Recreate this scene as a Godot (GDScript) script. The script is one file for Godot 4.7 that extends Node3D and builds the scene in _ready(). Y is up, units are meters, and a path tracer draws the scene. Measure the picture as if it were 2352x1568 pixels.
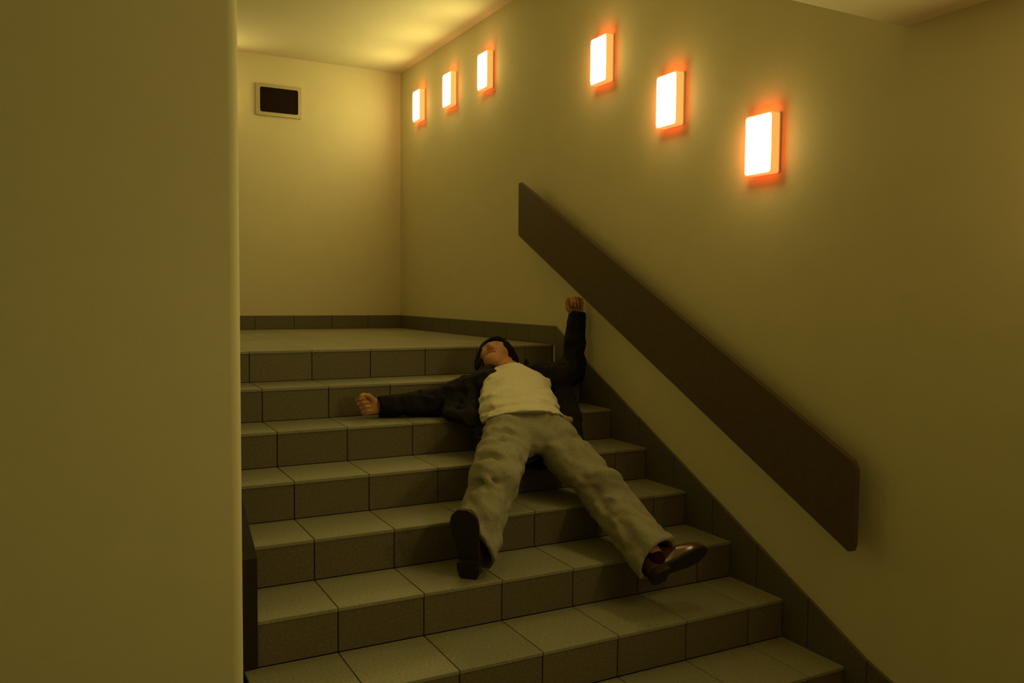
extends Node3D

# Stairs: nosing k lies at y = -k * RISE, z = k * RUN; the wall with the lamps is the plane x = 0.
const RISE := 0.15
const RUN := 0.299
const TILE := 0.3029
const JOINT0 := -1.7023
const LEFT := -2.045          # inner face of the wall between the flights
const FRONT_Z := 1.75         # face of that wall towards the lower hall
const BACK_Z := -2.523
const CEIL_UP := 2.103
const CEIL_LOW := 1.177
const LOW_Z := 2.254
const FLOOR_LOW := -1.2
const HALL_LEFT := -4.4
const HALL_END := 6.6

var mats := {}
var taken := {}
var rng := RandomNumberGenerator.new()

# body axes: along the spine towards the head, out of the chest, towards the person's left
var UP_SPINE := Vector3(0.25, 0.448, -0.853).normalized()
var CHEST := Vector3(0, 0.894, 0.449)
var SIDE := Vector3(0.964, -0.112, 0.224)


func _ready() -> void:
	rng.seed = 7
	# ---- camera, environment, exposure
	var cam := Camera3D.new()
	cam.name = "camera"
	cam.transform = Transform3D(Basis(Vector3(0.884045, 0.008140, 0.467331), Vector3(0.018359, 0.998472, -0.052121), Vector3(-0.467041, 0.054657, 0.882545)), Vector3(-2.4695, 0.2787, 4.152))
	cam.keep_aspect = Camera3D.KEEP_HEIGHT
	cam.fov = 44.26
	cam.near = 0.05
	add_child(cam)
	var we := WorldEnvironment.new()
	we.name = "environment"
	var e := Environment.new()
	e.background_mode = Environment.BG_COLOR
	e.background_color = Color(0, 0, 0)
	e.tonemap_mode = Environment.TONE_MAPPER_LINEAR
	e.tonemap_exposure = 1.18
	e.sdfgi_enabled = true
	e.ssao_enabled = true
	e.ssil_enabled = true
	we.environment = e
	add_child(we)
	make_materials()
	# ---- setting
	build_shell()
	build_stairs()
	build_skirting()
	# ---- lamps
	var tops := [
		[Vector3(0, 1.745, -2.045), "glowing white wall lamp by the corner, highest row, farthest from the stairs"],
		[Vector3(0, 1.742, -1.452), "glowing white wall lamp above the landing, between two lamps at its own height"],
		[Vector3(0, 1.742, -0.868), "glowing white wall lamp over the landing, last of the level row before the wide gap"],
		[Vector3(0, 1.485, 0.495), "glowing white wall lamp after the wide gap, above the top end of the handrail board"],
		[Vector3(0, 1.170, 1.055), "glowing white wall lamp over the handrail board, middle one of the descending row"],
		[Vector3(0, 0.882, 1.640), "glowing white wall lamp hung lowest and largest in view, last of the descending row"],
	]
	for t in tops:
		wall_lamp(t[0], 0.0, t[1])
	wall_lamp(Vector3(0, 0.62, 3.02), 0.0, "glowing white wall lamp in the lower hall, the one next to the stairs", HALL_GAIN)
	wall_lamp(Vector3(0, 0.62, 3.6), 0.0, "glowing white wall lamp in the lower hall, middle one of the level three", HALL_GAIN)
	wall_lamp(Vector3(0, 0.62, 4.2), 0.0, "glowing white wall lamp in the lower hall, the one most distant from the stairs", HALL_GAIN)
	wall_lamp(Vector3(-1.50, 1.745, BACK_Z), PI / 2, "glowing white wall lamp on the rear wall, behind the wall end", 0.7)
	# ---- things
	build_handrail()
	build_wall_sign()
	build_person()


const HALL_GAIN := 1.85
const LAMP_AREA := 0.24
const LAMP_OMNI := 0.021


# ================================================================ materials
func lin(r: float, g: float, b: float) -> Color:
	return Color(r, g, b).linear_to_srgb()


func mat(called: String, c: Color, rough := 0.8, spec := 0.5) -> StandardMaterial3D:
	var m := StandardMaterial3D.new()
	m.resource_name = called
	m.albedo_color = c
	m.roughness = rough
	m.metallic_specular = spec
	mats[called] = m
	return m


func noise_tex(size: int, freq: float, seed_: int, octaves := 3, normal := false, bump := 2.0) -> NoiseTexture2D:
	var n := FastNoiseLite.new()
	n.seed = seed_
	n.frequency = freq
	n.fractal_octaves = octaves
	var t := NoiseTexture2D.new()
	t.width = size
	t.height = size
	t.seamless = true
	t.noise = n
	t.as_normal_map = normal
	t.bump_strength = bump
	return t


func speckle(lo: float, hi: float, size: int, freq: float, seed_: int, octaves := 4) -> NoiseTexture2D:
	var t := noise_tex(size, freq, seed_, octaves)
	var g := Gradient.new()
	g.set_color(0, Color(lo, lo, lo))
	g.set_color(1, Color(hi, hi, hi))
	t.color_ramp = g
	return t


func tri(m: StandardMaterial3D, tex: Texture2D, scale: float, normal: Texture2D = null, depth := 0.3, world := true) -> void:
	m.uv1_triplanar = true
	m.uv1_world_triplanar = world
	m.uv1_scale = Vector3.ONE * scale
	m.albedo_texture = tex
	if normal:
		m.normal_enabled = true
		m.normal_texture = normal
		m.normal_scale = depth


func make_materials() -> void:
	var stipple := noise_tex(512, 0.06, 3, 4, true, 3.0)
	var blot := speckle(0.985, 1.0, 512, 0.008, 5)
	var w := mat("painted_wall", lin(0.69, 0.65, 0.445), 0.75, 0.35)
	tri(w, blot, 1.0, stipple, 0.07)
	var c := mat("painted_ceiling", lin(0.70, 0.67, 0.49), 0.85, 0.3)
	tri(c, blot, 1.0, stipple, 0.06)
	var grain := speckle(0.80, 1.0, 512, 0.05, 11, 5)
	var tile_n := noise_tex(512, 0.03, 12, 4, true, 2.0)
	for i in 3:
		var k: float = [1.0, 0.93, 1.06][i]
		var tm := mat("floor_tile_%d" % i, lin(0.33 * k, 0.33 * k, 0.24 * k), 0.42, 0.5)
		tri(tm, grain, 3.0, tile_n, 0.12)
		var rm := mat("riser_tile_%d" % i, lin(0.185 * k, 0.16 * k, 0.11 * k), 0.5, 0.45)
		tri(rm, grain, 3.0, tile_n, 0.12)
	var sk := mat("skirting_tile", lin(0.165, 0.15, 0.105), 0.5, 0.45)
	tri(sk, grain, 3.0, tile_n, 0.12)
	mat("grout", lin(0.09, 0.085, 0.07), 0.95, 0.2)
	var wood := mat("dark_wood", lin(0.115, 0.080, 0.048), 0.5, 0.4)
	tri(wood, speckle(0.9, 1.0, 512, 0.02, 21, 4), 2.0)
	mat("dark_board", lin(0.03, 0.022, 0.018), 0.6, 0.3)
	var steel := mat("brushed_metal", lin(0.5, 0.45, 0.31), 0.35, 0.5)
	steel.metallic = 0.55
	mat("black_glass", lin(0.014, 0.006, 0.006), 0.3, 0.22)
	mat("lamp_metal", lin(0.75, 0.72, 0.6), 0.4, 0.5)
	var glow := mat("lamp_glass", lin(0.9, 0.9, 0.85), 0.3)
	glow.emission_enabled = true
	glow.emission = Color(1.0, 0.97, 0.90)
	glow.emission_energy_multiplier = 1.25
	var rim := mat("lamp_side", lin(0.85, 0.6, 0.4), 0.4)
	rim.emission_enabled = true
	rim.emission = lin(1.0, 0.10, 0.022)
	rim.emission_energy_multiplier = 2.9
	var skin := mat("skin", lin(1, 1, 1), 0.55, 0.35)
	skin.vertex_color_use_as_albedo = true
	mat("hair", lin(0.008, 0.005, 0.0045), 0.7, 0.2)
	var knit := mat("cream_knit", lin(0.82, 0.79, 0.64), 0.95, 0.2)
	tri(knit, speckle(0.86, 1.0, 256, 0.06, 31, 3), 9.0, noise_tex(256, 0.09, 32, 3, true, 6.0), 0.7)
	var twill := mat("grey_twill", lin(0.35, 0.335, 0.255), 0.92, 0.2)
	tri(twill, speckle(0.85, 1.0, 256, 0.05, 41, 4), 6.0, noise_tex(256, 0.08, 42, 3, true, 4.0), 0.4)
	var cloth := mat("black_cloth", lin(0.012, 0.0095, 0.010), 0.8, 0.3)
	tri(cloth, speckle(0.75, 1.0, 256, 0.05, 51, 4), 5.0, noise_tex(256, 0.06, 52, 3, true, 4.0), 0.5)
	mat("brown_leather", lin(0.10, 0.038, 0.020), 0.22, 0.6)
	mat("sole_rubber", lin(0.02, 0.014, 0.012), 0.6, 0.4)
	mat("dark_sock", lin(0.035, 0.008, 0.008), 0.9, 0.2)


# ================================================================ nodes
func numbered(called: String) -> String:
	var n: int = taken.get(called, 0)
	taken[called] = n + 1
	return called if n == 0 else "%s_%03d" % [called, n]


func thing(called: String, label: String, category: String, at := Vector3.ZERO, group := "", kind := "") -> Node3D:
	var o := Node3D.new()
	o.name = numbered(called)
	o.position = at
	add_child(o)
	if label:
		o.set_meta("label", label)
	if category:
		o.set_meta("category", category)
	if group:
		o.set_meta("group", group)
	if kind:
		o.set_meta("kind", kind)
	return o


func part(called: String, mesh: Mesh, m: String, parent: Node, at := Vector3.ZERO, label := "") -> MeshInstance3D:
	var o := MeshInstance3D.new()
	o.name = called
	o.mesh = mesh
	o.material_override = mats[m]
	o.position = at
	parent.add_child(o, true)
	if label:
		o.set_meta("label", label)
	return o


func struct(called: String, mesh: Mesh, m: String, label: String, category: String) -> MeshInstance3D:
	var o := part(numbered(called), mesh, m, self, Vector3.ZERO, label)
	o.set_meta("kind", "structure")
	o.set_meta("category", category)
	return o


# ================================================================ shapes
func quad(st: SurfaceTool, a: Vector3, b: Vector3, c: Vector3, d: Vector3) -> void:
	# a b c d counter-clockwise seen from outside
	for v in [a, c, b, a, d, c]:
		st.add_vertex(v)


func finish(st: SurfaceTool) -> ArrayMesh:
	st.generate_normals()
	return st.commit()


func start() -> SurfaceTool:
	var st := SurfaceTool.new()
	st.begin(Mesh.PRIMITIVE_TRIANGLES)
	st.set_smooth_group(-1)
	return st


func add_box(st: SurfaceTool, lo: Vector3, hi: Vector3) -> void:
	var p := []
	for i in 8:
		p.append(Vector3(hi.x if i & 1 else lo.x, hi.y if i & 2 else lo.y, hi.z if i & 4 else lo.z))
	quad(st, p[4], p[5], p[7], p[6])
	quad(st, p[1], p[0], p[2], p[3])
	quad(st, p[0], p[4], p[6], p[2])
	quad(st, p[5], p[1], p[3], p[7])
	quad(st, p[6], p[7], p[3], p[2])
	quad(st, p[0], p[1], p[5], p[4])


func box_mesh(lo: Vector3, hi: Vector3) -> ArrayMesh:
	var st := start()
	add_box(st, lo, hi)
	return finish(st)


# A slab whose outline pts (counter-clockwise seen from +n) lies in the plane of ax, ay; from -deep to 0 along n, its front edge chamfered by bev.
func slab(pts: PackedVector2Array, ax: Vector3, ay: Vector3, deep: float, bev: float) -> ArrayMesh:
	var n := ax.cross(ay)
	var ins := pts
	if bev > 0.0:
		var off := Geometry2D.offset_polygon(pts, -bev, Geometry2D.JOIN_MITER)
		if off.size() == 1 and off[0].size() == pts.size():
			# match the nearest corner
			var s := 0
			var best := 1e9
			for i in off[0].size():
				if off[0][i].distance_to(pts[0]) < best:
					best = off[0][i].distance_to(pts[0])
					s = i
			ins = PackedVector2Array()
			for i in pts.size():
				ins.append(off[0][(s + i) % pts.size()])
		else:
			bev = 0.0
	var st := start()
	var at := func(q: Vector2, d: float) -> Vector3: return ax * q.x + ay * q.y + n * d
	var k := pts.size()
	for i in k:
		var j := (i + 1) % k
		quad(st, at.call(pts[i], -deep), at.call(pts[j], -deep), at.call(pts[j], -bev), at.call(pts[i], -bev))
		if bev > 0.0:
			quad(st, at.call(pts[i], -bev), at.call(pts[j], -bev), at.call(ins[j], 0.0), at.call(ins[i], 0.0))
	var t := Geometry2D.triangulate_polygon(ins)
	for i in range(0, t.size(), 3):
		var a := ins[t[i]]
		var b := ins[t[i + 1]]
		var c := ins[t[i + 2]]
		if (b - a).cross(c - a) < 0.0:
			var sw := b
			b = c
			c = sw
		for q in [a, c, b]:
			st.add_vertex(at.call(q, 0.0))
		for q in [a, b, c]:
			st.add_vertex(at.call(q, -deep))
	return finish(st)


func rect(x0: float, y0: float, x1: float, y1: float) -> PackedVector2Array:
	return PackedVector2Array([Vector2(x0, y0), Vector2(x1, y0), Vector2(x1, y1), Vector2(x0, y1)])


func round_rect(x0: float, y0: float, x1: float, y1: float, r: float, n := 5) -> PackedVector2Array:
	var p := PackedVector2Array()
	var cs := [Vector2(x1 - r, y0 + r), Vector2(x1 - r, y1 - r), Vector2(x0 + r, y1 - r), Vector2(x0 + r, y0 + r)]
	for q in 4:
		for i in n + 1:
			var a := -PI / 2 + q * PI / 2 + i * PI / 2 / n
			p.append(cs[q] + Vector2(cos(a), sin(a)) * r)
	return p


# ================================================================ the setting
func build_shell() -> void:
	var T := 0.2
	struct("wall_right", box_mesh(Vector3(0, -1.6, BACK_Z - T), Vector3(T, CEIL_UP + T, HALL_END)), "painted_wall", "long cream painted side wall carrying the row of glowing lamps and the handrail board", "wall")
	struct("wall_back", box_mesh(Vector3(HALL_LEFT - T, -0.3, BACK_Z - T), Vector3(0, CEIL_UP + T, BACK_Z)), "painted_wall", "cream painted rear wall of the landing with the dark framed panel", "wall")
	# the wall end next to the camera: a rounded corner towards the stairs
	var r := 0.03
	var pts := PackedVector2Array([Vector2(HALL_LEFT, -FRONT_Z)])
	for i in 7:
		var a := -PI / 2 + i * PI / 12
		pts.append(Vector2(LEFT - r + cos(a) * r, -FRONT_Z + r + sin(a) * r))
	pts.append_array([Vector2(LEFT, 0.0), Vector2(LEFT - 0.2, 0.0), Vector2(LEFT - 0.2, -1.45), Vector2(HALL_LEFT, -1.45)])
	var up := CEIL_UP + 0.1
	var st := start()
	st.set_smooth_group(1)
	var k := pts.size()
	for i in k:
		var j := (i + 1) % k
		st.set_smooth_group(1 if i in [1, 2, 3, 4, 5, 6] else -1)
		quad(st, Vector3(pts[i].x, -1.6, -pts[i].y), Vector3(pts[j].x, -1.6, -pts[j].y), Vector3(pts[j].x, up, -pts[j].y), Vector3(pts[i].x, up, -pts[i].y))
	st.set_smooth_group(-1)
	var t := Geometry2D.triangulate_polygon(pts)
	for yy in [-1.6, up]:
		for i in range(0, t.size(), 3):
			var v := []
			for m in 3:
				v.append(Vector3(pts[t[i + m]].x, yy, -pts[t[i + m]].y))
			var ny: float = ((v[1] - v[0]) as Vector3).cross(v[2] - v[0]).y
			var flip: bool = (ny > 0) == (yy > 0)
			for q in ([v[0], v[2], v[1]] if flip else v):
				st.add_vertex(q)
	struct("wall_front", finish(st), "painted_wall", "cream wall end with a rounded corner, standing in front of the stairs", "wall")
	struct("wall_left", box_mesh(Vector3(HALL_LEFT - T, -1.6, BACK_Z - T), Vector3(HALL_LEFT, CEIL_UP + T, HALL_END)), "painted_wall", "cream wall closing the far side of the hall and landing", "wall")
	struct("wall_landing", box_mesh(Vector3(HALL_LEFT, -0.3, 0.0), Vector3(LEFT - 0.2, CEIL_UP + 0.1, 0.12)), "painted_wall", "cream wall closing the landing behind the wall end", "wall")
	struct("wall_hall", box_mesh(Vector3(HALL_LEFT - T, -1.6, HALL_END), Vector3(T, CEIL_LOW + T, HALL_END + T)), "painted_wall", "cream end wall of the lower hall", "wall")
	struct("ceiling", box_mesh(Vector3(HALL_LEFT - T, CEIL_UP, BACK_Z - T), Vector3(T, CEIL_UP + T, LOW_Z)), "painted_ceiling", "high cream ceiling above the landing and the stairs", "ceiling")
	struct("ceiling", box_mesh(Vector3(HALL_LEFT, CEIL_LOW, LOW_Z), Vector3(0, CEIL_UP + T, HALL_END)), "painted_ceiling", "lower cream ceiling of the hall before the stairs", "ceiling")


func tile_mesh(w: float, d: float, thick: float) -> ArrayMesh:
	var g := 0.0016
	return slab(rect(g, g, w - g, d - g), Vector3(1, 0, 0), Vector3(0, 0, -1), thick, 0.0014)


func riser_mesh(w: float, h: float) -> ArrayMesh:
	var g := 0.0016
	return slab(rect(g, 0.0, w - g, h), Vector3(1, 0, 0), Vector3(0, 1, 0), 0.012, 0.0016)


func columns_of_tiles() -> Array:
	# [x, width] of the tiles across the stairs
	var out := []
	for i in range(-1, 6):
		var x := JOINT0 + i * TILE
		out.append([x, minf(TILE, -0.011 - x)])
	return out


func build_stairs() -> void:
	# landing
	var fl := thing("floor", "grey tiled landing floor above the stairs", "floor", Vector3.ZERO, "", "structure")
	part("screed", box_mesh(Vector3(HALL_LEFT, -0.3, BACK_Z), Vector3(0, -0.0035, -0.012)), "grout", fl)
	var shared := {}
	for row in 9:
		var z := -row * TILE
		var d := minf(TILE, z - BACK_Z - 0.011)
		if d < 0.02:
			break
		for i in range(-8, 6):
			var x := JOINT0 + i * TILE
			var w := minf(TILE, -0.011 - x)
			var front := 0.006 if row == 0 else 0.0
			var key := "%.3f %.3f %.3f" % [w, d, front]
			if not shared.has(key):
				shared[key] = tile_mesh(w, d + front, 0.012)
			part("floor_tile", shared[key], "floor_tile_%d" % (rng.randi() % 3), fl, Vector3(x, 0, z + front))
	# flight
	var stairs := thing("staircase", "grey tiled staircase rising from the lower hall to the landing", "stairs", Vector3.ZERO, "", "structure")
	var prof := PackedVector2Array()
	prof.append(Vector2(0.02, -1.6))
	prof.append(Vector2(-8 * RUN, -1.6))
	for k in range(7, -1, -1):
		prof.append(Vector2(-(k * RUN - 0.004), -(k + 1) * RISE - 0.0035))
		prof.append(Vector2(-(k * RUN - 0.004), -k * RISE - 0.0035))
	prof[prof.size() - 1] = Vector2(0.004, -0.0035)
	prof.append(Vector2(0.02, -0.0035))
	prof[1] = Vector2(-(7 * RUN - 0.004), -1.6)
	var rev := PackedVector2Array()
	for i in range(prof.size() - 1, -1, -1):
		rev.append(prof[i])
	var st_m := slab(prof if Geometry2D.is_polygon_clockwise(rev) else rev, Vector3(0, 0, -1), Vector3(0, 1, 0), -LEFT, 0.0)
	var core := part("stair_core", st_m, "grout", stairs)
	core.position = Vector3(LEFT, 0, 0)   # the slab grows to -n = +x
	for k in range(1, 8):
		for c in columns_of_tiles():
			var key := "t%.3f" % c[1]
			if not shared.has(key):
				shared[key] = tile_mesh(c[1], RUN + 0.006, 0.012)
			part("tread_tile", shared[key], "floor_tile_%d" % (rng.randi() % 3), stairs, Vector3(c[0], -k * RISE, k * RUN + 0.006))
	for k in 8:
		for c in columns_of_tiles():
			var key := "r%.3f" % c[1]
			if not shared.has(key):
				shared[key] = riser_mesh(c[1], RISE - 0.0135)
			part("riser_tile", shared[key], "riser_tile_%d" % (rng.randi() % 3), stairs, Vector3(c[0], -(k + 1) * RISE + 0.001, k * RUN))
	# lower hall
	var lo := thing("floor", "grey tiled floor of the lower hall at the foot of the stairs", "floor", Vector3.ZERO, "", "structure")
	part("screed", box_mesh(Vector3(HALL_LEFT, -1.6, 7 * RUN - 0.02), Vector3(0, FLOOR_LOW - 0.0035, HALL_END)), "grout", lo)
	part("screed", box_mesh(Vector3(HALL_LEFT, -1.6, FRONT_Z - 0.1), Vector3(LEFT, FLOOR_LOW - 0.0035, 7 * RUN - 0.02)), "grout", lo)
	for row in 7:
		var z := 7 * RUN + (row + 1) * TILE
		for i in range(-8, 6):
			var x := JOINT0 + i * TILE
			var w := minf(TILE, -0.011 - x)
			var key := "f%.3f" % w
			if not shared.has(key):
				shared[key] = tile_mesh(w, TILE, 0.012)
			part("floor_tile", shared[key], "floor_tile_%d" % (rng.randi() % 3), lo, Vector3(x, FLOOR_LOW, z))


func build_skirting() -> void:
	var h := 0.107
	var g := 0.0015
	var T := 0.011
	# along the rear wall
	var b := thing("baseboard_back", "grey tile skirting along the rear wall of the landing", "skirting", Vector3(0, 0, BACK_Z), "", "structure")
	var m := slab(rect(g, 0.001, TILE - g, h), Vector3(1, 0, 0), Vector3(0, 1, 0), T, 0.002)
	for i in range(-8, 5):
		part("tile", m, "skirting_tile", b, Vector3(JOINT0 + 0.205 + i * TILE, 0, T))
	# along the lamp wall: level on the landing, then down the stairs
	var rr := thing("baseboard_right", "grey tile skirting along the lamp wall, level on the landing and sloping down the stairs", "skirting", Vector3.ZERO, "", "structure")
	var ax := Vector3(0, 0, -1)
	var ay := Vector3(0, 1, 0)
	var n := ax.cross(ay)   # +x; turned round below
	var i := 0
	var z := 0.03
	while z > BACK_Z + 0.02:
		var z0 := maxf(z - TILE, BACK_Z + T)
		var o := slab(rect(z0 + g, 0.001, z - g, h), Vector3(0, 0, 1), ay, T, 0.002)
		part("tile", o, "skirting_tile", rr, Vector3(-T, 0, 0))
		z = z0
	var slope := RISE / RUN
	z = 0.03
	while z < 7 * RUN + 0.2:
		var z1 := z + 0.27
		var top0 := h - slope * (z - 0.0)
		var top1 := h - slope * (z1 - 0.0)
		if z == 0.03:
			top0 = h
		var low0 := maxf(-0.42 - slope * z, FLOOR_LOW)
		var low1 := maxf(-0.42 - slope * z1, FLOOR_LOW)
		if top1 < FLOOR_LOW + h:
			top1 = FLOOR_LOW + h
		var o := slab(PackedVector2Array([Vector2(z + g, low0), Vector2(z1 - g, low1), Vector2(z1 - g, top1), Vector2(z + g, top0)]), Vector3(0, 0, 1), ay, T, 0.002)
		part("tile", o, "skirting_tile", rr, Vector3(-T, 0, 0))
		z = z1
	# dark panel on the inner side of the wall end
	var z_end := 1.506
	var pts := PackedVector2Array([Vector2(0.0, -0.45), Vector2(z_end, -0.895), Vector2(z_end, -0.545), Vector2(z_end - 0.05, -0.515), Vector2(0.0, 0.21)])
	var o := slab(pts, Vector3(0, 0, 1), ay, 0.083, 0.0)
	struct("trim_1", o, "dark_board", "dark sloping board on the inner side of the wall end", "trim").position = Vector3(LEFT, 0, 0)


# ================================================================ lamps
func wall_lamp(at: Vector3, turn: float, label: String, gain := 1.0) -> void:
	# the wall is behind local +x; the lamp looks along local -x
	var o := thing("wall_lamp", label, "lamp", at, "glowing white wall lamps")
	o.rotation.y = turn
	var W := 0.072
	var H := 0.117
	var ax := Vector3(0, 0, 1)
	var ay := Vector3(0, 1, 0)
	# slab normal = z cross y = -x
	part("back_plate", slab(round_rect(-W + 0.004, -H + 0.004, W + 0.003, H + 0.003, 0.004, 2), ax, ay, 0.008, 0.001), "lamp_metal", o, Vector3(-0.008, 0, 0))
	part("lamp_housing", slab(round_rect(-W, -H, W, H, 0.008, 3), ax, ay, 0.040, 0.0), "lamp_side", o, Vector3(-0.048, 0, 0), "orange glowing sides")
	# bulging diffuser: rings of a rounded rectangle
	var st := start()
	st.set_smooth_group(1)
	var rings := [[0.002, -0.047], [0.003, -0.050], [0.006, -0.053], [0.012, -0.0555], [0.028, -0.0572], [0.055, -0.058]]
	var prev := PackedVector3Array()
	for q in rings:
		var pr := round_rect(-W + q[0], -H + q[0], W - q[0], H - q[0], maxf(0.016 - q[0] * 0.2, 0.004), 4)
		var cur := PackedVector3Array()
		for v in pr:
			cur.append(Vector3(q[1], v.y, v.x))
		if prev.size():
			for i in cur.size():
				var j := (i + 1) % cur.size()
				quad(st, prev[i], prev[j], cur[j], cur[i])
		prev = cur
	var mid := Vector3(-0.0585, 0, 0)
	for i in prev.size():
		var j := (i + 1) % prev.size()
		for v in [prev[i], mid, prev[j]]:
			st.add_vertex(v)
	part("diffuser", finish(st), "lamp_glass", o, Vector3.ZERO, "white glowing front glass")
	var a := AreaLight3D.new()
	a.name = "lamp_light"
	a.area_size = Vector2(0.15, 0.236)
	a.light_color = LAMP_COLOR
	a.light_energy = LAMP_AREA * gain
	a.area_normalize_energy = true
	a.area_range = 14.0
	a.area_attenuation = 2.0
	a.shadow_enabled = true
	a.position = Vector3(-0.062, 0, 0)
	a.rotation.y = PI / 2
	o.add_child(a)
	var l := OmniLight3D.new()
	l.name = "lamp_spill"
	l.light_color = LAMP_COLOR
	l.light_energy = LAMP_OMNI * (0.6 if gain > 1.0 else gain)
	l.light_size = 0.04
	l.omni_range = 14.0
	l.omni_attenuation = 2.0
	l.shadow_enabled = true
	l.position = Vector3(-0.135, 0, 0)
	o.add_child(l)
	# the orange sides throw their own light on the wall
	for q in [[Vector3(-0.036, 0, -W - 0.014), Vector3(0.82, 0, -0.57), Vector2(0.036, 0.22)], [Vector3(-0.036, H + 0.014, 0), Vector3(0.82, 0.57, 0), Vector2(0.036, 0.13)]]:
		var r := AreaLight3D.new()
		r.name = "rim_light"
		r.area_size = q[2]
		r.light_color = lin(1.0, 0.13, 0.025)
		r.light_energy = 0.011 if q[2].y > 0.2 else 0.005
		r.area_normalize_energy = true
		r.area_range = 3.0
		r.area_attenuation = 2.0
		r.shadow_enabled = true
		r.position = q[0]
		r.basis = Basis.looking_at(q[1], Vector3(0, 0, 1) if q[1].y > 0 else Vector3.UP)
		o.add_child(r)


var LAMP_COLOR := Color(1.0, 0.80, 0.235).linear_to_srgb()


# ================================================================ handrail board and wall panel
func build_handrail() -> void:
	var o := thing("handrail", "wide dark brown handrail board fixed slanting along the lamp wall above the stairs", "handrail", Vector3.ZERO)
	var pts := PackedVector2Array([Vector2(-0.2596, 0.6460), Vector2(-0.2467, 0.6282), Vector2(2.1689, -0.5964), Vector2(2.1857, -0.5905), Vector2(2.1936, -0.5657), Vector2(2.1936, -0.3086), Vector2(2.1788, -0.2789), Vector2(-0.1923, 0.9210), Vector2(-0.2418, 0.9447), Vector2(-0.2596, 0.9407)])
	var m := slab(pts, Vector3(0, 0, 1), Vector3(0, 1, 0), 0.020, 0.002)
	part("board", m, "dark_wood", o, Vector3(-0.100, 0, 0))
	for z in [0.05, 0.95, 1.85]:
		var st := start()
		var y: float = 0.64 - 0.509 * (z + 0.0)
		add_box(st, Vector3(-0.081, y - 0.03, z - 0.03), Vector3(0.0, y + 0.03, z + 0.03))
		part("bracket", finish(st), "dark_wood", o)


func build_wall_sign() -> void:
	var o := thing("wall_panel", "small dark glass panel in a thin metal frame high on the rear wall", "panel", Vector3(-0.998, 1.765, BACK_Z))
	var W := 0.177
	var H := 0.124
	# frame: outer rounded rectangle with an opening
	var outer := round_rect(-W, -H, W, H, 0.01, 4)
	var inner := round_rect(-W + 0.033, -H + 0.030, W - 0.030, H - 0.030, 0.014, 4)
	var st := start()
	var k := outer.size()
	for i in k:
		var j := (i + 1) % k
		var f := 0.016
		var a := Vector3(outer[i].x, outer[i].y, 0)
		var b := Vector3(outer[j].x, outer[j].y, 0)
		var c := Vector3(inner[j].x, inner[j].y, 0)
		var d := Vector3(inner[i].x, inner[i].y, 0)
		var up := Vector3(0, 0, f)
		var a2 := Vector3(outer[i].x * 0.98, outer[i].y * 0.975, f)
		var b2 := Vector3(outer[j].x * 0.98, outer[j].y * 0.975, f)
		quad(st, a, b, b2, a2)
		quad(st, a2, b2, c + up, d + up)
		quad(st, d + up, c + up, c + Vector3(0, 0, 0.003), d + Vector3(0, 0, 0.003))
	part("frame", finish(st), "brushed_metal", o)
	part("dark_glass", slab(round_rect(-W + 0.026, -H + 0.024, W - 0.026, H - 0.024, 0.01, 3), Vector3(1, 0, 0), Vector3(0, 1, 0), 0.005, 0.0), "black_glass", o, Vector3(0, 0, 0.006))


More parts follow.
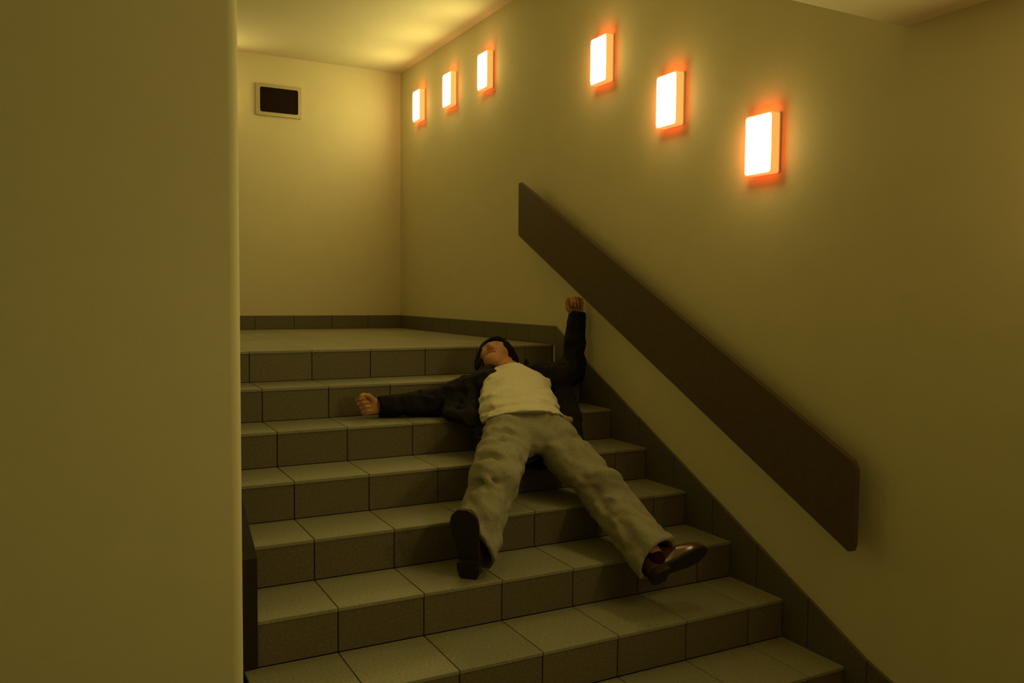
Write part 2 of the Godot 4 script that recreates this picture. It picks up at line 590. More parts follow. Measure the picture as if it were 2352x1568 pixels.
# ================================================================ the person: fields and surface nets
class Field:
	var lo: Vector3
	var h: float
	var nx: int
	var ny: int
	var nz: int
	var f := PackedFloat32Array()

	func _init(a: Vector3, b: Vector3, cell: float) -> void:
		lo = a
		h = cell
		nx = int(ceil((b.x - a.x) / cell)) + 1
		ny = int(ceil((b.y - a.y) / cell)) + 1
		nz = int(ceil((b.z - a.z) / cell)) + 1
		f.resize(nx * ny * nz)
		f.fill(1.0)

	# tapered capsule joined with a smooth minimum; flat < 1 makes it thinner along the axis fa
	func bone(a: Vector3, b: Vector3, ra: float, rb: float, k := 0.02, fa := Vector3.ZERO, flat := 1.0, sub := false) -> void:
		var R := maxf(ra, rb) + k + 2.5 * h
		var i0 := maxi(0, int((minf(a.x, b.x) - R - lo.x) / h))
		var i1 := mini(nx - 1, int((maxf(a.x, b.x) + R - lo.x) / h) + 1)
		var j0 := maxi(0, int((minf(a.y, b.y) - R - lo.y) / h))
		var j1 := mini(ny - 1, int((maxf(a.y, b.y) + R - lo.y) / h) + 1)
		var k0 := maxi(0, int((minf(a.z, b.z) - R - lo.z) / h))
		var k1 := mini(nz - 1, int((maxf(a.z, b.z) + R - lo.z) / h) + 1)
		var ab := b - a
		var l2 := maxf(ab.length_squared(), 1e-9)
		var dr := rb - ra
		var s := 1.0 / flat - 1.0
		var flats := flat != 1.0
		var most := maxf(flat, 1.0)
		for kz in range(k0, k1 + 1):
			for jy in range(j0, j1 + 1):
				var at := (kz * ny + jy) * nx
				var p := Vector3(0, lo.y + jy * h, lo.z + kz * h)
				for ix in range(i0, i1 + 1):
					p.x = lo.x + ix * h
					var pa := p - a
					var t := clampf(pa.dot(ab) / l2, 0.0, 1.0)
					var q := pa - ab * t
					if flats:
						var along := q.dot(fa)
						q += fa * (along * s)
					var d := q.length() - (ra + dr * t)
					if flats:
						d *= lerpf(1.0, flat, 0.6) if flat < 1.0 else 1.0
					var o := f[at + ix]
					if sub:
						d = -d
						var hs := maxf(k - absf(d - o), 0.0) / k
						f[at + ix] = maxf(o, d) + hs * hs * k * 0.25
					else:
						var hm := maxf(k - absf(d - o), 0.0) / k
						f[at + ix] = minf(o, d) - hm * hm * k * 0.25

	# keep what lies on the side that n points away from
	func cut(p0: Vector3, n: Vector3) -> void:
		var k := 1.2 * h
		each(func(p: Vector3, d: float) -> float:
			var c := (p - p0).dot(n)
			var hs := maxf(k - absf(c - d), 0.0) / k
			return maxf(d, c) + hs * hs * k * 0.25, 0.2)

	func each(fn: Callable, within := 0.03) -> void:
		var at := 0
		for kz in nz:
			for jy in ny:
				var p := Vector3(0, lo.y + jy * h, lo.z + kz * h)
				for ix in nx:
					var d := f[at]
					if d < within and d > -within:
						p.x = lo.x + ix * h
						f[at] = fn.call(p, d)
					at += 1

	# the stairs, the landing and the lamp wall press the cloth flat
	func press(rise: float, run: float, gap: float) -> void:
		var at := 0
		for kz in nz:
			var z := lo.z + kz * h
			for jy in ny:
				var y := lo.y + jy * h
				var k := maxi(0, int(ceil((z - gap - 0.006) / run)))
				var inside := -k * rise + gap - y
				for ix in nx:
					var w := lo.x + ix * h + 0.012
					f[at] = maxf(f[at], maxf(inside, w))
					at += 1

	func mesh_into(verts: PackedVector3Array, norms: PackedVector3Array, cols: PackedColorArray, idx: PackedInt32Array, color) -> void:
		var sx := 1
		var sy := nx
		var sz := nx * ny
		var vid := PackedInt32Array()
		vid.resize(f.size())
		vid.fill(-1)
		var cells := PackedInt32Array()
		var lim := 1.8 * h
		var near := PackedInt32Array()
		for n in f.size():
			var d := f[n]
			if d < lim and d > -4.0 * h:
				near.append(n)
		var off := [0, sx, sy, sx + sy, sz, sx + sz, sy + sz, sx + sy + sz]
		var e0 := [0, 2, 4, 6, 0, 1, 4, 5, 0, 1, 2, 3]
		var e1 := [1, 3, 5, 7, 2, 3, 6, 7, 4, 5, 6, 7]
		var cand := {}
		for n in near:
			if f[n] < 0.0:
				continue
			var ix := n % nx
			var jy := (n / nx) % ny
			var kz := n / sz
			if ix == 0 or jy == 0 or kz == 0 or ix >= nx - 1 or jy >= ny - 1 or kz >= nz - 1:
				continue
			if f[n - 1] < 0.0 or f[n + 1] < 0.0 or f[n - sy] < 0.0 or f[n + sy] < 0.0 or f[n - sz] < 0.0 or f[n + sz] < 0.0:
				for c in 8:
					cand[n - off[c]] = true
		for n in cand:
			var ix: int = n % nx
			var jy: int = (n / nx) % ny
			var kz: int = n / sz
			if ix < 0 or ix >= nx - 1 or jy >= ny - 1 or kz >= nz - 1 or n < 0:
				continue
			var v := PackedFloat32Array()
			v.resize(8)
			var m := 0
			for c in 8:
				v[c] = f[n + off[c]]
				if v[c] < 0.0:
					m |= 1 << c
			if m == 0 or m == 255:
				continue
			var acc := Vector3.ZERO
			var cnt := 0
			for e in 12:
				var a: int = e0[e]
				var b: int = e1[e]
				if (v[a] < 0.0) != (v[b] < 0.0):
					var t := v[a] / (v[a] - v[b])
					var pa := Vector3(a & 1, (a >> 1) & 1, a >> 2)
					var pb := Vector3(b & 1, (b >> 1) & 1, b >> 2)
					acc += pa.lerp(pb, t)
					cnt += 1
			acc /= cnt
			vid[n] = verts.size()
			var p := lo + (Vector3(ix, jy, kz) + acc) * h
			verts.append(p)
			# gradient of the trilinear field
			var gx := lerpf(lerpf(v[1] - v[0], v[3] - v[2], acc.y), lerpf(v[5] - v[4], v[7] - v[6], acc.y), acc.z)
			var gy := lerpf(lerpf(v[2] - v[0], v[3] - v[1], acc.x), lerpf(v[6] - v[4], v[7] - v[5], acc.x), acc.z)
			var gz := lerpf(lerpf(v[4] - v[0], v[5] - v[1], acc.x), lerpf(v[6] - v[2], v[7] - v[3], acc.x), acc.y)
			var g := Vector3(gx, gy, gz)
			norms.append(g.normalized() if g.length_squared() > 1e-14 else Vector3.UP)
			cols.append(color.call(p) if color != null else Color.WHITE)
			cells.append(n)
		for n in cells:
			var base := f[n] < 0.0
			for axis in 3:
				var d: int = [sx, sy, sz][axis]
				var u: int = [sy, sz, sx][axis]
				var w: int = [sz, sx, sy][axis]
				if n - u - w < 0:
					continue
				var other := f[n + d] < 0.0
				if base == other:
					continue
				var a := vid[n]
				var b := vid[n - u]
				var c := vid[n - u - w]
				var dd := vid[n - w]
				if a < 0 or b < 0 or c < 0 or dd < 0:
					continue
				if base:
					idx.append_array(PackedInt32Array([a, c, b, a, dd, c]))
				else:
					idx.append_array(PackedInt32Array([a, b, c, a, c, dd]))


func net(fields: Array, color = null) -> ArrayMesh:
	var v := PackedVector3Array()
	var n := PackedVector3Array()
	var c := PackedColorArray()
	var i := PackedInt32Array()
	for f in fields:
		f.mesh_into(v, n, c, i, color)
	var arr := []
	arr.resize(Mesh.ARRAY_MAX)
	arr[Mesh.ARRAY_VERTEX] = v
	arr[Mesh.ARRAY_NORMAL] = n
	if color != null:
		arr[Mesh.ARRAY_COLOR] = c
	arr[Mesh.ARRAY_INDEX] = i
	var m := ArrayMesh.new()
	m.add_surface_from_arrays(Mesh.PRIMITIVE_TRIANGLES, arr)
	return m


# distance from p to the segment a b
func seg(p: Vector3, a: Vector3, b: Vector3) -> float:
	var ab := b - a
	var t := clampf((p - a).dot(ab) / maxf(ab.length_squared(), 1e-9), 0.0, 1.0)
	return (p - a - ab * t).length()


func add_hand(f: Field, wrist: Vector3, d: Vector3, n: Vector3, t: Vector3, curl: Array) -> void:
	# d towards the fingers, n out of the palm, t towards the thumb
	d = d.normalized()
	n = (n - d * n.dot(d)).normalized()
	t = (t - d * t.dot(d) - n * t.dot(n)).normalized()
	var lens := [0.92, 1.0, 0.95, 0.78]
	for i in 4:
		var s := 0.027 - 0.0185 * i
		var kn: Vector3 = wrist + d * (0.083 - 0.004 * absf(i - 1)) + t * s - n * 0.004
		f.bone(wrist + d * 0.012 + t * s * 0.7, kn, 0.0155, 0.0115, 0.012)
		var p := kn
		var a := 0.0
		var L := [0.043, 0.027, 0.021]
		var R := [0.0098, 0.0088, 0.0082, 0.007]
		for j in 3:
			a += curl[i][j]
			var q: Vector3 = p + (d * cos(a) + n * sin(a)) * L[j] * lens[i]
			f.bone(p, q, R[j], R[j + 1], 0.0035)
			p = q
	# thenar and thumb
	var b := wrist + d * 0.018 + t * 0.02 + n * 0.008
	var p1 := b + (t * 0.62 + d * 0.72 + n * 0.35).normalized() * 0.042
	f.bone(b, p1, 0.016, 0.0125, 0.012)
	var p2 := p1 + (t * 0.10 + d * 0.92 + n * 0.40).normalized() * 0.033
	f.bone(p1, p2, 0.0118, 0.0100, 0.004)
	var p3 := p2 + (t * -0.30 + d * 0.75 + n * 0.55).normalized() * 0.026
	f.bone(p2, p3, 0.0100, 0.0078, 0.003)
	f.bone(wrist - d * 0.06, wrist + d * 0.015, 0.025, 0.024, 0.012, n, 0.75)


const NECK := Vector3(-0.528, -0.106, 0.467)
const UPPER := Vector3(-0.535, -0.150, 0.535)
const MIDCHEST := Vector3(-0.570, -0.194, 0.620)
const WAIST := Vector3(-0.626, -0.268, 0.756)
const PELVIS := Vector3(-0.674, -0.342, 0.915)
const SH_R := Vector3(-0.695, -0.150, 0.520)
const SH_L := Vector3(-0.300, -0.143, 0.510)
const EL_R := Vector3(-0.925, -0.236, 0.450)
const EL_L := Vector3(-0.115, -0.115, 0.385)
const WR_R := Vector3(-1.180, -0.246, 0.405)
const WR_L := Vector3(-0.075, 0.158, 0.372)
const HIP_R := Vector3(-0.785, -0.350, 0.930)
const HIP_L := Vector3(-0.560, -0.365, 0.950)
const KN_R := Vector3(-1.000, -0.440, 1.240)
const KN_L := Vector3(-0.518, -0.528, 1.281)
const AN_R := Vector3(-1.140, -0.650, 1.375)
const AN_L := Vector3(-0.530, -0.690, 1.640)
const HEAD := Vector3(-0.545, -0.056, 0.352)


func build_person() -> void:
	var o := thing("person", "person lying spread out on the tiled stairs in cream sweater, black jacket and grey trousers", "person", Vector3.ZERO)
	# head frame
	var across := Vector3(0.884, 0.0, 0.467)
	var hy := Vector3(0.42, 0.45, -0.79).normalized()
	var face := across.cross(hy).normalized()
	across = hy.cross(face)
	var hz := (face * 0.95 - across * 0.31).normalized()
	var hx := hy.cross(hz)
	var H := Transform3D(Basis(hx, hy, hz), HEAD)
	# ---- body
	var b := Field.new(Vector3(-1.35, -0.86, 0.25), Vector3(0.02, 0.32, 1.80), 0.014)
	b.bone(NECK, UPPER, 0.055, 0.07, 0.04)
	b.bone(UPPER, MIDCHEST, 0.09, 0.115, 0.04, CHEST, 0.6)
	b.bone(MIDCHEST, WAIST, 0.115, 0.105, 0.04, CHEST, 0.6)
	b.bone(WAIST, PELVIS + UP_SPINE * 0.06, 0.105, 0.10, 0.04, CHEST, 0.6)
	b.bone(UPPER, SH_R, 0.045, 0.035, 0.02)
	b.bone(UPPER - CHEST * 0.02, SH_L - CHEST * 0.02, 0.045, 0.030, 0.02)
	b.bone(SH_R, EL_R, 0.045, 0.036, 0.03)
	b.bone(EL_R, WR_R, 0.037, 0.026, 0.02)
	b.bone(SH_L, EL_L, 0.038, 0.036, 0.02)
	b.bone(EL_L, WR_L, 0.037, 0.026, 0.02)
	b.bone(HIP_R, KN_R, 0.07, 0.052, 0.02)
	b.bone(KN_R, AN_R, 0.052, 0.034, 0.03)
	b.bone(HIP_L, KN_L, 0.07, 0.052, 0.02)
	b.bone(KN_L, AN_L, 0.052, 0.034, 0.03)
	b.press(RISE, RUN, 0.004)
	var hd := Field.new(HEAD - Vector3(0.17, 0.17, 0.17), HEAD + Vector3(0.17, 0.17, 0.20), 0.0036)
	var hb := func(a: Vector3, c: Vector3, ra: float, rc: float, k := 0.02, fa := Vector3.ZERO, flat := 1.0, sub := false) -> void:
		hd.bone(H * a, H * c, ra, rc, k, H.basis * fa, flat, sub)
	hb.call(Vector3(0, 0.035, -0.030), Vector3(0, 0.035, 0.008), 0.088, 0.082, 0.03, Vector3.RIGHT, 0.88)
	hb.call(Vector3(0, -0.005, 0.030), Vector3(0, -0.070, 0.048), 0.062, 0.040, 0.03)
	hb.call(Vector3(0, -0.085, 0.060), Vector3(0, -0.088, 0.062), 0.022, 0.020, 0.025)
	for s in [-1.0, 1.0]:
		hb.call(Vector3(0.052 * s, -0.040, 0.004), Vector3(0.016 * s, -0.086, 0.056), 0.021, 0.017, 0.03)
		hb.call(Vector3(0.040 * s, -0.012, 0.060), Vector3(0.044 * s, -0.006, 0.045), 0.022, 0.022, 0.025)
		hb.call(Vector3(0.033 * s, 0.016, 0.098), Vector3(0.031 * s, 0.015, 0.096), 0.012, 0.012, 0.014, Vector3.ZERO, 1.0, true)
		hb.call(Vector3(0.031 * s, 0.014, 0.073), Vector3(0.033 * s, 0.014, 0.073), 0.0120, 0.0120, 0.004)
		hb.call(Vector3(0.048 * s, 0.033, 0.072), Vector3(0.014 * s, 0.036, 0.084), 0.010, 0.010, 0.014)
		hb.call(Vector3(0.012 * s, -0.022, 0.094), Vector3(0.011 * s, -0.020, 0.090), 0.008, 0.008, 0.008)
		# ears
		hb.call(Vector3(0.079 * s, 0.022, -0.008), Vector3(0.075 * s, -0.018, 0.002), 0.019, 0.012, 0.008, Vector3(1, 0, 0.35 * s).normalized(), 0.38)
		hb.call(Vector3(0.090 * s, 0.010, 0.004), Vector3(0.088 * s, 0.000, 0.006), 0.007, 0.005, 0.006, Vector3.ZERO, 1.0, true)
	hb.call(Vector3(0, 0.022, 0.086), Vector3(0, -0.016, 0.103), 0.008, 0.012, 0.012)
	hb.call(Vector3(-0.016, -0.0455, 0.0855), Vector3(0.016, -0.0455, 0.0855), 0.006, 0.006, 0.006)
	hb.call(Vector3(-0.013, -0.0575, 0.084), Vector3(0.013, -0.0575, 0.084), 0.0072, 0.0072, 0.006)
	hb.call(Vector3(-0.020, -0.0515, 0.094), Vector3(0.020, -0.0515, 0.094), 0.003, 0.003, 0.004, Vector3.ZERO, 1.0, true)
	hd.bone(H * Vector3(0, -0.035, -0.015), NECK, 0.052, 0.054, 0.03)
	hd.bone(NECK, UPPER, 0.055, 0.07, 0.03)
	hd.bone(H * Vector3(0, -0.080, 0.038), H * Vector3(0, -0.095, 0.012), 0.012, 0.012, 0.03)
	hd.cut(NECK + Vector3(0, -0.02, 0.05), -UP_SPINE)
	# hands
	var hr := Field.new(WR_R + Vector3(-0.19, -0.09, -0.11), WR_R + Vector3(0.08, 0.12, 0.11), 0.0032)
	add_hand(hr, WR_R + Vector3(-0.012, 0.002, 0), Vector3(-1.0, 0.0, 0.05), Vector3(-0.25, 0.35, 0.9), Vector3(0.0, 0.9, -0.4), [[0.75, 1.1, 0.7], [0.95, 1.25, 0.8], [1.05, 1.3, 0.8], [1.1, 1.3, 0.8]])
	hr.press(RISE, RUN, 0.003)
	var hl := Field.new(WR_L + Vector3(-0.12, -0.09, -0.13), WR_L + Vector3(0.075, 0.17, 0.11), 0.0032)
	add_hand(hl, WR_L + Vector3(-0.004, 0.010, -0.002), Vector3(-0.02, 1.0, -0.16), Vector3(-0.45, 0.15, 0.9), Vector3(-0.85, 0.1, -0.4), [[1.1, 1.35, 0.8], [1.2, 1.45, 0.8], [1.2, 1.45, 0.8], [1.2, 1.4, 0.8]])
	hl.press(RISE, RUN, 0.003)
	var Hi := H.affine_inverse()
	var skin_color := func(p: Vector3) -> Color:
		var c := Color(0.46, 0.235, 0.115)
		var q: Vector3 = Hi * p
		if q.length() < 0.16:
			var lip := seg(q, Vector3(-0.017, -0.0515, 0.088), Vector3(0.017, -0.0515, 0.088))
			c = c.lerp(Color(0.26, 0.06, 0.035), clampf((0.0105 - lip) / 0.004, 0, 1))
			for s in [-1.0, 1.0]:
				var brow := seg(q, Vector3(0.048 * s, 0.040, 0.075), Vector3(0.016 * s, 0.040, 0.090))
				c = c.lerp(Color(0.03, 0.018, 0.012), clampf((0.009 - brow) / 0.004, 0, 1))
				var lash := seg(q, Vector3(0.043 * s, 0.010, 0.078), Vector3(0.021 * s, 0.009, 0.082))
				c = c.lerp(Color(0.04, 0.02, 0.015), clampf((0.006 - lash) / 0.003, 0, 1))
		return c
	part("body", net([b, hd, hr, hl], skin_color), "skin", o)
	# ---- hair
	var hf := Field.new(HEAD - Vector3(0.19, 0.17, 0.19), HEAD + Vector3(0.17, 0.19, 0.19), 0.0042)
	hf.bone(H * Vector3(0, 0.040, -0.034), H * Vector3(0, 0.042, 0.004), 0.104, 0.100, 0.02, hx, 0.92)
	for s in [-1.0, 1.0]:
		hf.bone(H * Vector3(0.070 * s, 0.030, -0.03), H * Vector3(0.066 * s, -0.05, -0.045), 0.030, 0.022, 0.03)
		hf.bone(H * Vector3(0.076 * s, 0.040, 0.015), H * Vector3(0.078 * s, 0.015, 0.012), 0.018, 0.010, 0.02)
	hf.bone(H * Vector3(0, -0.02, -0.07), H * Vector3(0, -0.075, -0.06), 0.055, 0.045, 0.03)
	# fringe over the forehead and a lock fallen to the lower side
	hf.bone(H * Vector3(-0.05, 0.085, 0.05), H * Vector3(0.03, 0.070, 0.080), 0.022, 0.014, 0.02)
	hf.bone(H * Vector3(0.035, 0.090, 0.055), H * Vector3(-0.005, 0.062, 0.092), 0.016, 0.007, 0.015)
	hf.bone(H * Vector3(-0.07, 0.05, 0.02), H * Vector3(-0.084, -0.05, 0.015), 0.030, 0.022, 0.03)
	hf.bone(H * Vector3(-0.08, 0.00, 0.0), Vector3(-0.625, -0.085, 0.40), 0.034, 0.030, 0.03)
	# leave the face free
	hf.bone(H * Vector3(0.004, 0.000, 0.085), H * Vector3(0.004, -0.06, 0.09), 0.060, 0.062, 0.012, Vector3.ZERO, 1.0, true)
	var hn := FastNoiseLite.new()
	hn.seed = 5
	hn.frequency = 26.0
	hf.each(func(p: Vector3, d: float) -> float:
		var q: Vector3 = Hi * p
		return d + hn.get_noise_3d(q.x * 3.0, q.y * 0.8, q.z * 1.4) * 0.006, 0.02)
	hf.press(RISE, RUN, 0.003)
	part("hair", net([hf]), "hair", o, Vector3.ZERO, "short dark hair")
	build_clothes(o)


func build_clothes(o: Node3D) -> void:
	var fold := FastNoiseLite.new()
	fold.seed = 9
	fold.frequency = 5.0
	fold.fractal_octaves = 2
	# ---- trousers
	var t := Field.new(Vector3(-1.36, -0.90, 0.70), Vector3(-0.28, -0.10, 1.80), 0.0075)
	t.bone(WAIST + Vector3(-0.01, -0.02, 0.03), PELVIS + UP_SPINE * 0.065, 0.155, 0.178, 0.04, CHEST, 0.58)
	t.bone(HIP_R + UP_SPINE * 0.03, HIP_L + UP_SPINE * 0.03, 0.098, 0.096, 0.04, CHEST, 0.92)
	t.bone(HIP_R, KN_R, 0.113, 0.097, 0.012, CHEST, 0.92)
	t.bone(KN_R, AN_R + Vector3(-0.035, -0.03, 0.02), 0.096, 0.092, 0.02)
	t.bone(HIP_L, KN_L, 0.110, 0.092, 0.012, CHEST, 0.92)
	t.bone(KN_L, AN_L + Vector3(0, -0.03, 0.06), 0.094, 0.096, 0.03)
	t.bone(Vector3(-0.47, -0.30, 0.865), Vector3(-0.415, -0.306, 0.835), 0.030, 0.020, 0.015)
	var creases := [
		# a, b, depth (+ groove, - ridge), width
		[Vector3(-0.80, -0.33, 1.14), Vector3(-0.98, -0.33, 1.10), 0.012, 0.014],
		[Vector3(-1.00, -0.50, 1.33), Vector3(-1.13, -0.52, 1.33), 0.012, 0.012],
		[Vector3(-0.56, -0.46, 1.22), Vector3(-0.60, -0.56, 1.42), 0.010, 0.016],
		[Vector3(-0.66, -0.30, 1.05), Vector3(-0.85, -0.24, 0.98), 0.016, 0.016],
		[Vector3(-0.68, -0.32, 1.09), Vector3(-0.90, -0.30, 1.04), 0.014, 0.015],
		[Vector3(-0.64, -0.29, 1.02), Vector3(-0.52, -0.27, 0.95), 0.013, 0.014],
		[Vector3(-0.64, -0.33, 1.08), Vector3(-0.46, -0.34, 1.05), 0.013, 0.015],
		[Vector3(-0.655, -0.22, 0.92), Vector3(-0.70, -0.34, 1.09), 0.008, 0.009],
		[Vector3(-1.08, -0.36, 1.16), Vector3(-0.94, -0.36, 1.30), 0.020, 0.014],
		[Vector3(-1.10, -0.40, 1.21), Vector3(-0.93, -0.42, 1.34), -0.012, 0.016],
		[Vector3(-1.13, -0.46, 1.26), Vector3(-1.02, -0.43, 1.33), 0.016, 0.014],
		[Vector3(-0.98, -0.44, 1.36), Vector3(-1.03, -0.60, 1.40), 0.014, 0.012],
		[Vector3(-1.20, -0.55, 1.32), Vector3(-1.08, -0.53, 1.42), -0.012, 0.014],
		[Vector3(-0.56, -0.38, 1.22), Vector3(-0.43, -0.43, 1.32), 0.015, 0.018],
		[Vector3(-0.58, -0.44, 1.30), Vector3(-0.46, -0.44, 1.40), -0.012, 0.018],
		[Vector3(-0.59, -0.50, 1.38), Vector3(-0.44, -0.50, 1.46), 0.018, 0.018],
		[Vector3(-0.55, -0.54, 1.46), Vector3(-0.46, -0.60, 1.60), 0.014, 0.020],
	]
	t.each(func(p: Vector3, d: float) -> float:
		d += fold.get_noise_3d(p.x * 2.2, p.y * 2.2, p.z * 1.3) * 0.013
		for c in creases:
			var ab: Vector3 = c[1] - c[0]
			var s := clampf((p - c[0]).dot(ab) / ab.length_squared(), 0.0, 1.0)
			var q: Vector3 = p - c[0] - ab * s
			var x: float = q.length_squared() / (c[3] * c[3] * 3.0)
			if x < 4.0:
				d += 2.0 * c[2] * exp(-x) * sin(PI * clampf(0.15 + s * 0.7, 0, 1))
		return d, 0.075)
	# hems: cut square to the shins and hollow inside
	var dr := (AN_R - KN_R).normalized()
	var hem_r := Vector3(-1.158, -0.640, 1.380)
	t.bone(AN_R - dr * 0.02, AN_R + dr * 0.20 + Vector3(-0.04, -0.03, 0.03), 0.066, 0.076, 0.01, Vector3.ZERO, 1.0, true)
	t.cut(hem_r, Vector3(-0.85, -0.39, 0.25).normalized())
	var dl := (AN_L - KN_L).normalized()
	var hem_l := AN_L + dl * 0.035
	t.bone(AN_L - dl * 0.02, AN_L + dl * 0.2, 0.074, 0.084, 0.01, Vector3.ZERO, 1.0, true)
	t.cut(hem_l, (dl + Vector3(0.25, 0.05, 0)).normalized())
	t.cut(WAIST + UP_SPINE * 0.02, UP_SPINE)
	t.press(RISE, RUN, 0.004)
	part("trousers", net([t]), "grey_twill", o, Vector3.ZERO, "wide grey trousers")
	# ---- sweater
	var s := Field.new(Vector3(-0.95, -0.50, 0.36), Vector3(-0.25, 0.06, 1.05), 0.0075)
	s.bone(UPPER, MIDCHEST, 0.120, 0.168, 0.04, CHEST, 0.62)
	s.bone(MIDCHEST, WAIST, 0.176, 0.184, 0.04, CHEST, 0.60)
	s.bone(WAIST, PELVIS, 0.184, 0.204, 0.04, CHEST, 0.65)
	s.bone(NECK + CHEST * 0.01 - UP_SPINE * 0.01, UPPER, 0.066, 0.10, 0.03)
	s.bone(UPPER, SH_R + Vector3(0.075, -0.02, 0.03), 0.085, 0.055, 0.03)
	s.bone(UPPER, SH_L + Vector3(-0.085, -0.02, 0.03), 0.085, 0.050, 0.03)
	var hp := Plane(Vector3(-0.845, -0.285, 0.800), Vector3(-0.67, -0.245, 0.925), Vector3(-0.449, -0.299, 0.826))
	var hem_n := hp.normal if hp.normal.dot(UP_SPINE) < 0 else -hp.normal
	s.each(func(p: Vector3, d: float) -> float:
		d += fold.get_noise_3d(p.x * 1.2, p.y * 3.0 + 5.0, p.z * 2.2) * 0.011
		# welt above the hem
		var w := (p - hp.get_center()).dot(hem_n)
		var off := absf(w + 0.045 - hp.distance_to(hp.get_center()))
		return d + 0.006 * exp(-off * off / 0.0001), 0.03)
	s.cut(Vector3(-0.67, -0.245, 0.925), hem_n)
	s.cut(NECK + CHEST * 0.02 - UP_SPINE * 0.010, (UP_SPINE + CHEST * 0.45).normalized())
	s.press(RISE, RUN, 0.006)
	part("sweater", net([s]), "cream_knit", o, Vector3.ZERO, "cream knitted sweater")
	# ---- jacket
	var j := Field.new(Vector3(-1.26, -0.56, 0.26), Vector3(0.0, 0.24, 1.02), 0.008)
	j.bone(SH_R, EL_R, 0.074, 0.064, 0.03)
	j.bone(EL_R, WR_R, 0.064, 0.051, 0.02)
	j.bone(SH_L, EL_L, 0.074, 0.068, 0.03)
	j.bone(EL_L, WR_L + Vector3(-0.002, 0.04, 0), 0.068, 0.045, 0.02)
	j.bone(Vector3(-0.58, -0.115, 0.475), SH_R, 0.045, 0.065, 0.03)
	j.bone(Vector3(-0.46, -0.125, 0.455), SH_L, 0.045, 0.065, 0.03)
	# back of the jacket under the body
	j.bone(UPPER - CHEST * 0.062, PELVIS - CHEST * 0.062 + UP_SPINE * 0.05, 0.20, 0.215, 0.03, CHEST, 0.2)
	j.bone(Vector3(-0.385, -0.115, 0.485), Vector3(-0.305, -0.150, 0.545), 0.055, 0.060, 0.03)
	# front flaps thrown open
	j.bone(Vector3(-0.745, -0.185, 0.520), Vector3(-0.845, -0.282, 0.680), 0.060, 0.050, 0.03, CHEST, 0.5)
	j.bone(Vector3(-0.830, -0.215, 0.510), Vector3(-0.925, -0.272, 0.620), 0.050, 0.032, 0.03, CHEST, 0.6)
	j.bone(Vector3(-0.845, -0.285, 0.680), Vector3(-0.925, -0.275, 0.628), 0.030, 0.026, 0.03)
	j.bone(Vector3(-0.275, -0.180, 0.530), Vector3(-0.345, -0.290, 0.715), 0.062, 0.058, 0.03, CHEST, 0.5)
	j.bone(Vector3(-0.345, -0.290, 0.715), Vector3(-0.380, -0.400, 0.890), 0.058, 0.028, 0.03, CHEST, 0.5)
	# collar and lapels
	j.bone(Vector3(-0.685, -0.105, 0.490), Vector3(-0.62, -0.085, 0.452), 0.030, 0.022, 0.015)
	j.bone(Vector3(-0.40, -0.105, 0.435), Vector3(-0.385, -0.050, 0.372), 0.026, 0.009, 0.012)
	j.bone(Vector3(-0.42, -0.110, 0.450), Vector3(-0.33, -0.105, 0.460), 0.028, 0.030, 0.02)
	j.each(func(p: Vector3, d: float) -> float:
		var amp := 0.013 * clampf(minf((p - WR_R).length(), (p - WR_L).length()) / 0.12, 0.25, 1.0)
		return d + fold.get_noise_3d(p.x * 3.2, p.y * 2.6 + 9.0, p.z * 2.4) * amp, 0.03)
	# cuffs: open ends
	var wr := (WR_R - EL_R).normalized()
	j.cut(WR_R + wr * 0.012, wr)
	j.bone(WR_R - wr * 0.03, WR_R + wr * 0.1, 0.034, 0.042, 0.008, Vector3.ZERO, 1.0, true)
	var wl := (WR_L - EL_L).normalized()
	var cut_l := WR_L + wl * 0.036
	j.each(func(p: Vector3, d: float) -> float:
		return maxf(d, (p - cut_l).dot(wl)) if p.x > -0.2 else d, 0.2)
	j.bone(WR_L + wl * 0.022, WR_L + wl * 0.1, 0.029, 0.034, 0.006, Vector3.ZERO, 1.0, true)
	j.press(RISE, RUN, 0.003)
	part("jacket", net([j]), "black_cloth", o, Vector3.ZERO, "open black jacket")
	# ---- socks
	for q in [[AN_R, Vector3(-1.155, -0.685, 1.400), KN_R], [AN_L, Vector3(-0.530, -0.715, 1.665), KN_L]]:
		var k := Field.new(q[0] - Vector3.ONE * 0.18, q[0] + Vector3.ONE * 0.18, 0.005)
		k.bone(q[0] + (q[2] - q[0]).normalized() * 0.12, q[1], 0.042, 0.036, 0.01)
		part("sock", net([k]), "dark_sock", o)
	# ---- shoes
	shoe(o, Vector3(-1.190, -0.748, 1.425), Vector3(-0.045, 0.228, 0.030), Vector3(0.66, 0.15, -0.70), "brown shoe standing on its heel, sole towards the front")
	shoe(o, Vector3(-0.575, -0.762, 1.690), Vector3(0.235, 0.055, 0.010), Vector3(-0.10, 0.55, -0.83), "polished brown shoe with its toe turned to the side")


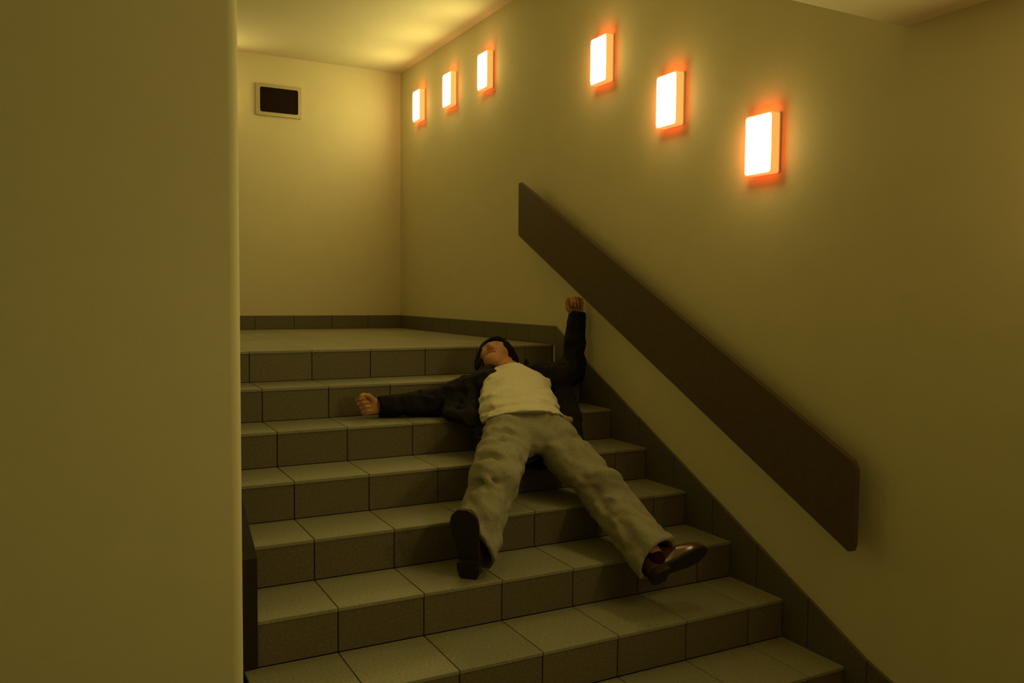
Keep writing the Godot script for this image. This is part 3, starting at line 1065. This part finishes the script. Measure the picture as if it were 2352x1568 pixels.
func shoe(o: Node3D, heel: Vector3, along: Vector3, up: Vector3, label: String) -> void:
	var L := 0.262
	var x := along.normalized()
	up = (up - x * up.dot(x)).normalized()
	var B := Basis(x, up, x.cross(up))
	var xs := [0.0, 0.02, 0.06, 0.14, 0.26, 0.38, 0.50, 0.62, 0.74, 0.84, 0.92, 0.97, 1.0]
	var ws := [0.014, 0.027, 0.034, 0.037, 0.036, 0.036, 0.040, 0.046, 0.050, 0.049, 0.042, 0.031, 0.012]
	var hs := [0.045, 0.066, 0.074, 0.078, 0.080, 0.084, 0.074, 0.060, 0.050, 0.044, 0.038, 0.030, 0.016]
	var st := start()
	st.set_smooth_group(1)
	var n := 16
	var rows := []
	for i in xs.size():
		var row := []
		for a in n + 1:
			var th: float = PI * a / n
			var c := cos(th)
			var sn := sin(th)
			row.append(Vector3(xs[i] * L, 0.012 + hs[i] * pow(sn, 0.75), ws[i] * signf(c) * pow(absf(c), 0.7)))
		rows.append(row)
	for i in xs.size() - 1:
		for a in n:
			quad(st, rows[i][a], rows[i + 1][a], rows[i + 1][a + 1], rows[i][a + 1])
	for i in [0, xs.size() - 1]:
		for a in range(1, n):
			var tri_ := [rows[i][0], rows[i][a], rows[i][a + 1]]
			if i == 0:
				tri_.reverse()
			for v in tri_:
				st.add_vertex(v)
	var sh := part("shoe", finish(st), "brown_leather", o, heel, label)
	sh.basis = B
	# sole with welt and heel block
	var out := PackedVector2Array()
	for i in xs.size():
		out.append(Vector2(xs[i] * L + (0.004 if i == xs.size() - 1 else -0.003 if i == 0 else 0.0), -(ws[i] + 0.004)))
	for i in range(xs.size() - 1, -1, -1):
		out.append(Vector2(xs[i] * L + (0.004 if i == xs.size() - 1 else -0.003 if i == 0 else 0.0), ws[i] + 0.004))
	var sole := slab(out, Vector3(1, 0, 0), Vector3(0, 0, -1), 0.010, 0.0)
	part("sole", sole, "sole_rubber", sh, Vector3(0, 0.014, 0), "dark sole")
	var hb := PackedVector2Array()
	for q in out:
		if q.x < 0.3 * L:
			hb.append(q)
	part("heel_block", slab(hb, Vector3(1, 0, 0), Vector3(0, 0, -1), 0.022, 0.0), "sole_rubber", sh, Vector3(0, 0.006, 0), "dark heel")
	# tongue and tassels across the instep
	for s in [-1.0, 0.0, 1.0]:
		var lace := start()
		var y := 0.012 + 0.079
		add_box(lace, Vector3(0.45 * L + s * 0.016, y - 0.012, -0.017), Vector3(0.45 * L + s * 0.016 + 0.006, y - 0.001 - absf(s) * 0.004, 0.017))
		part("lace", finish(lace), "sole_rubber", sh)
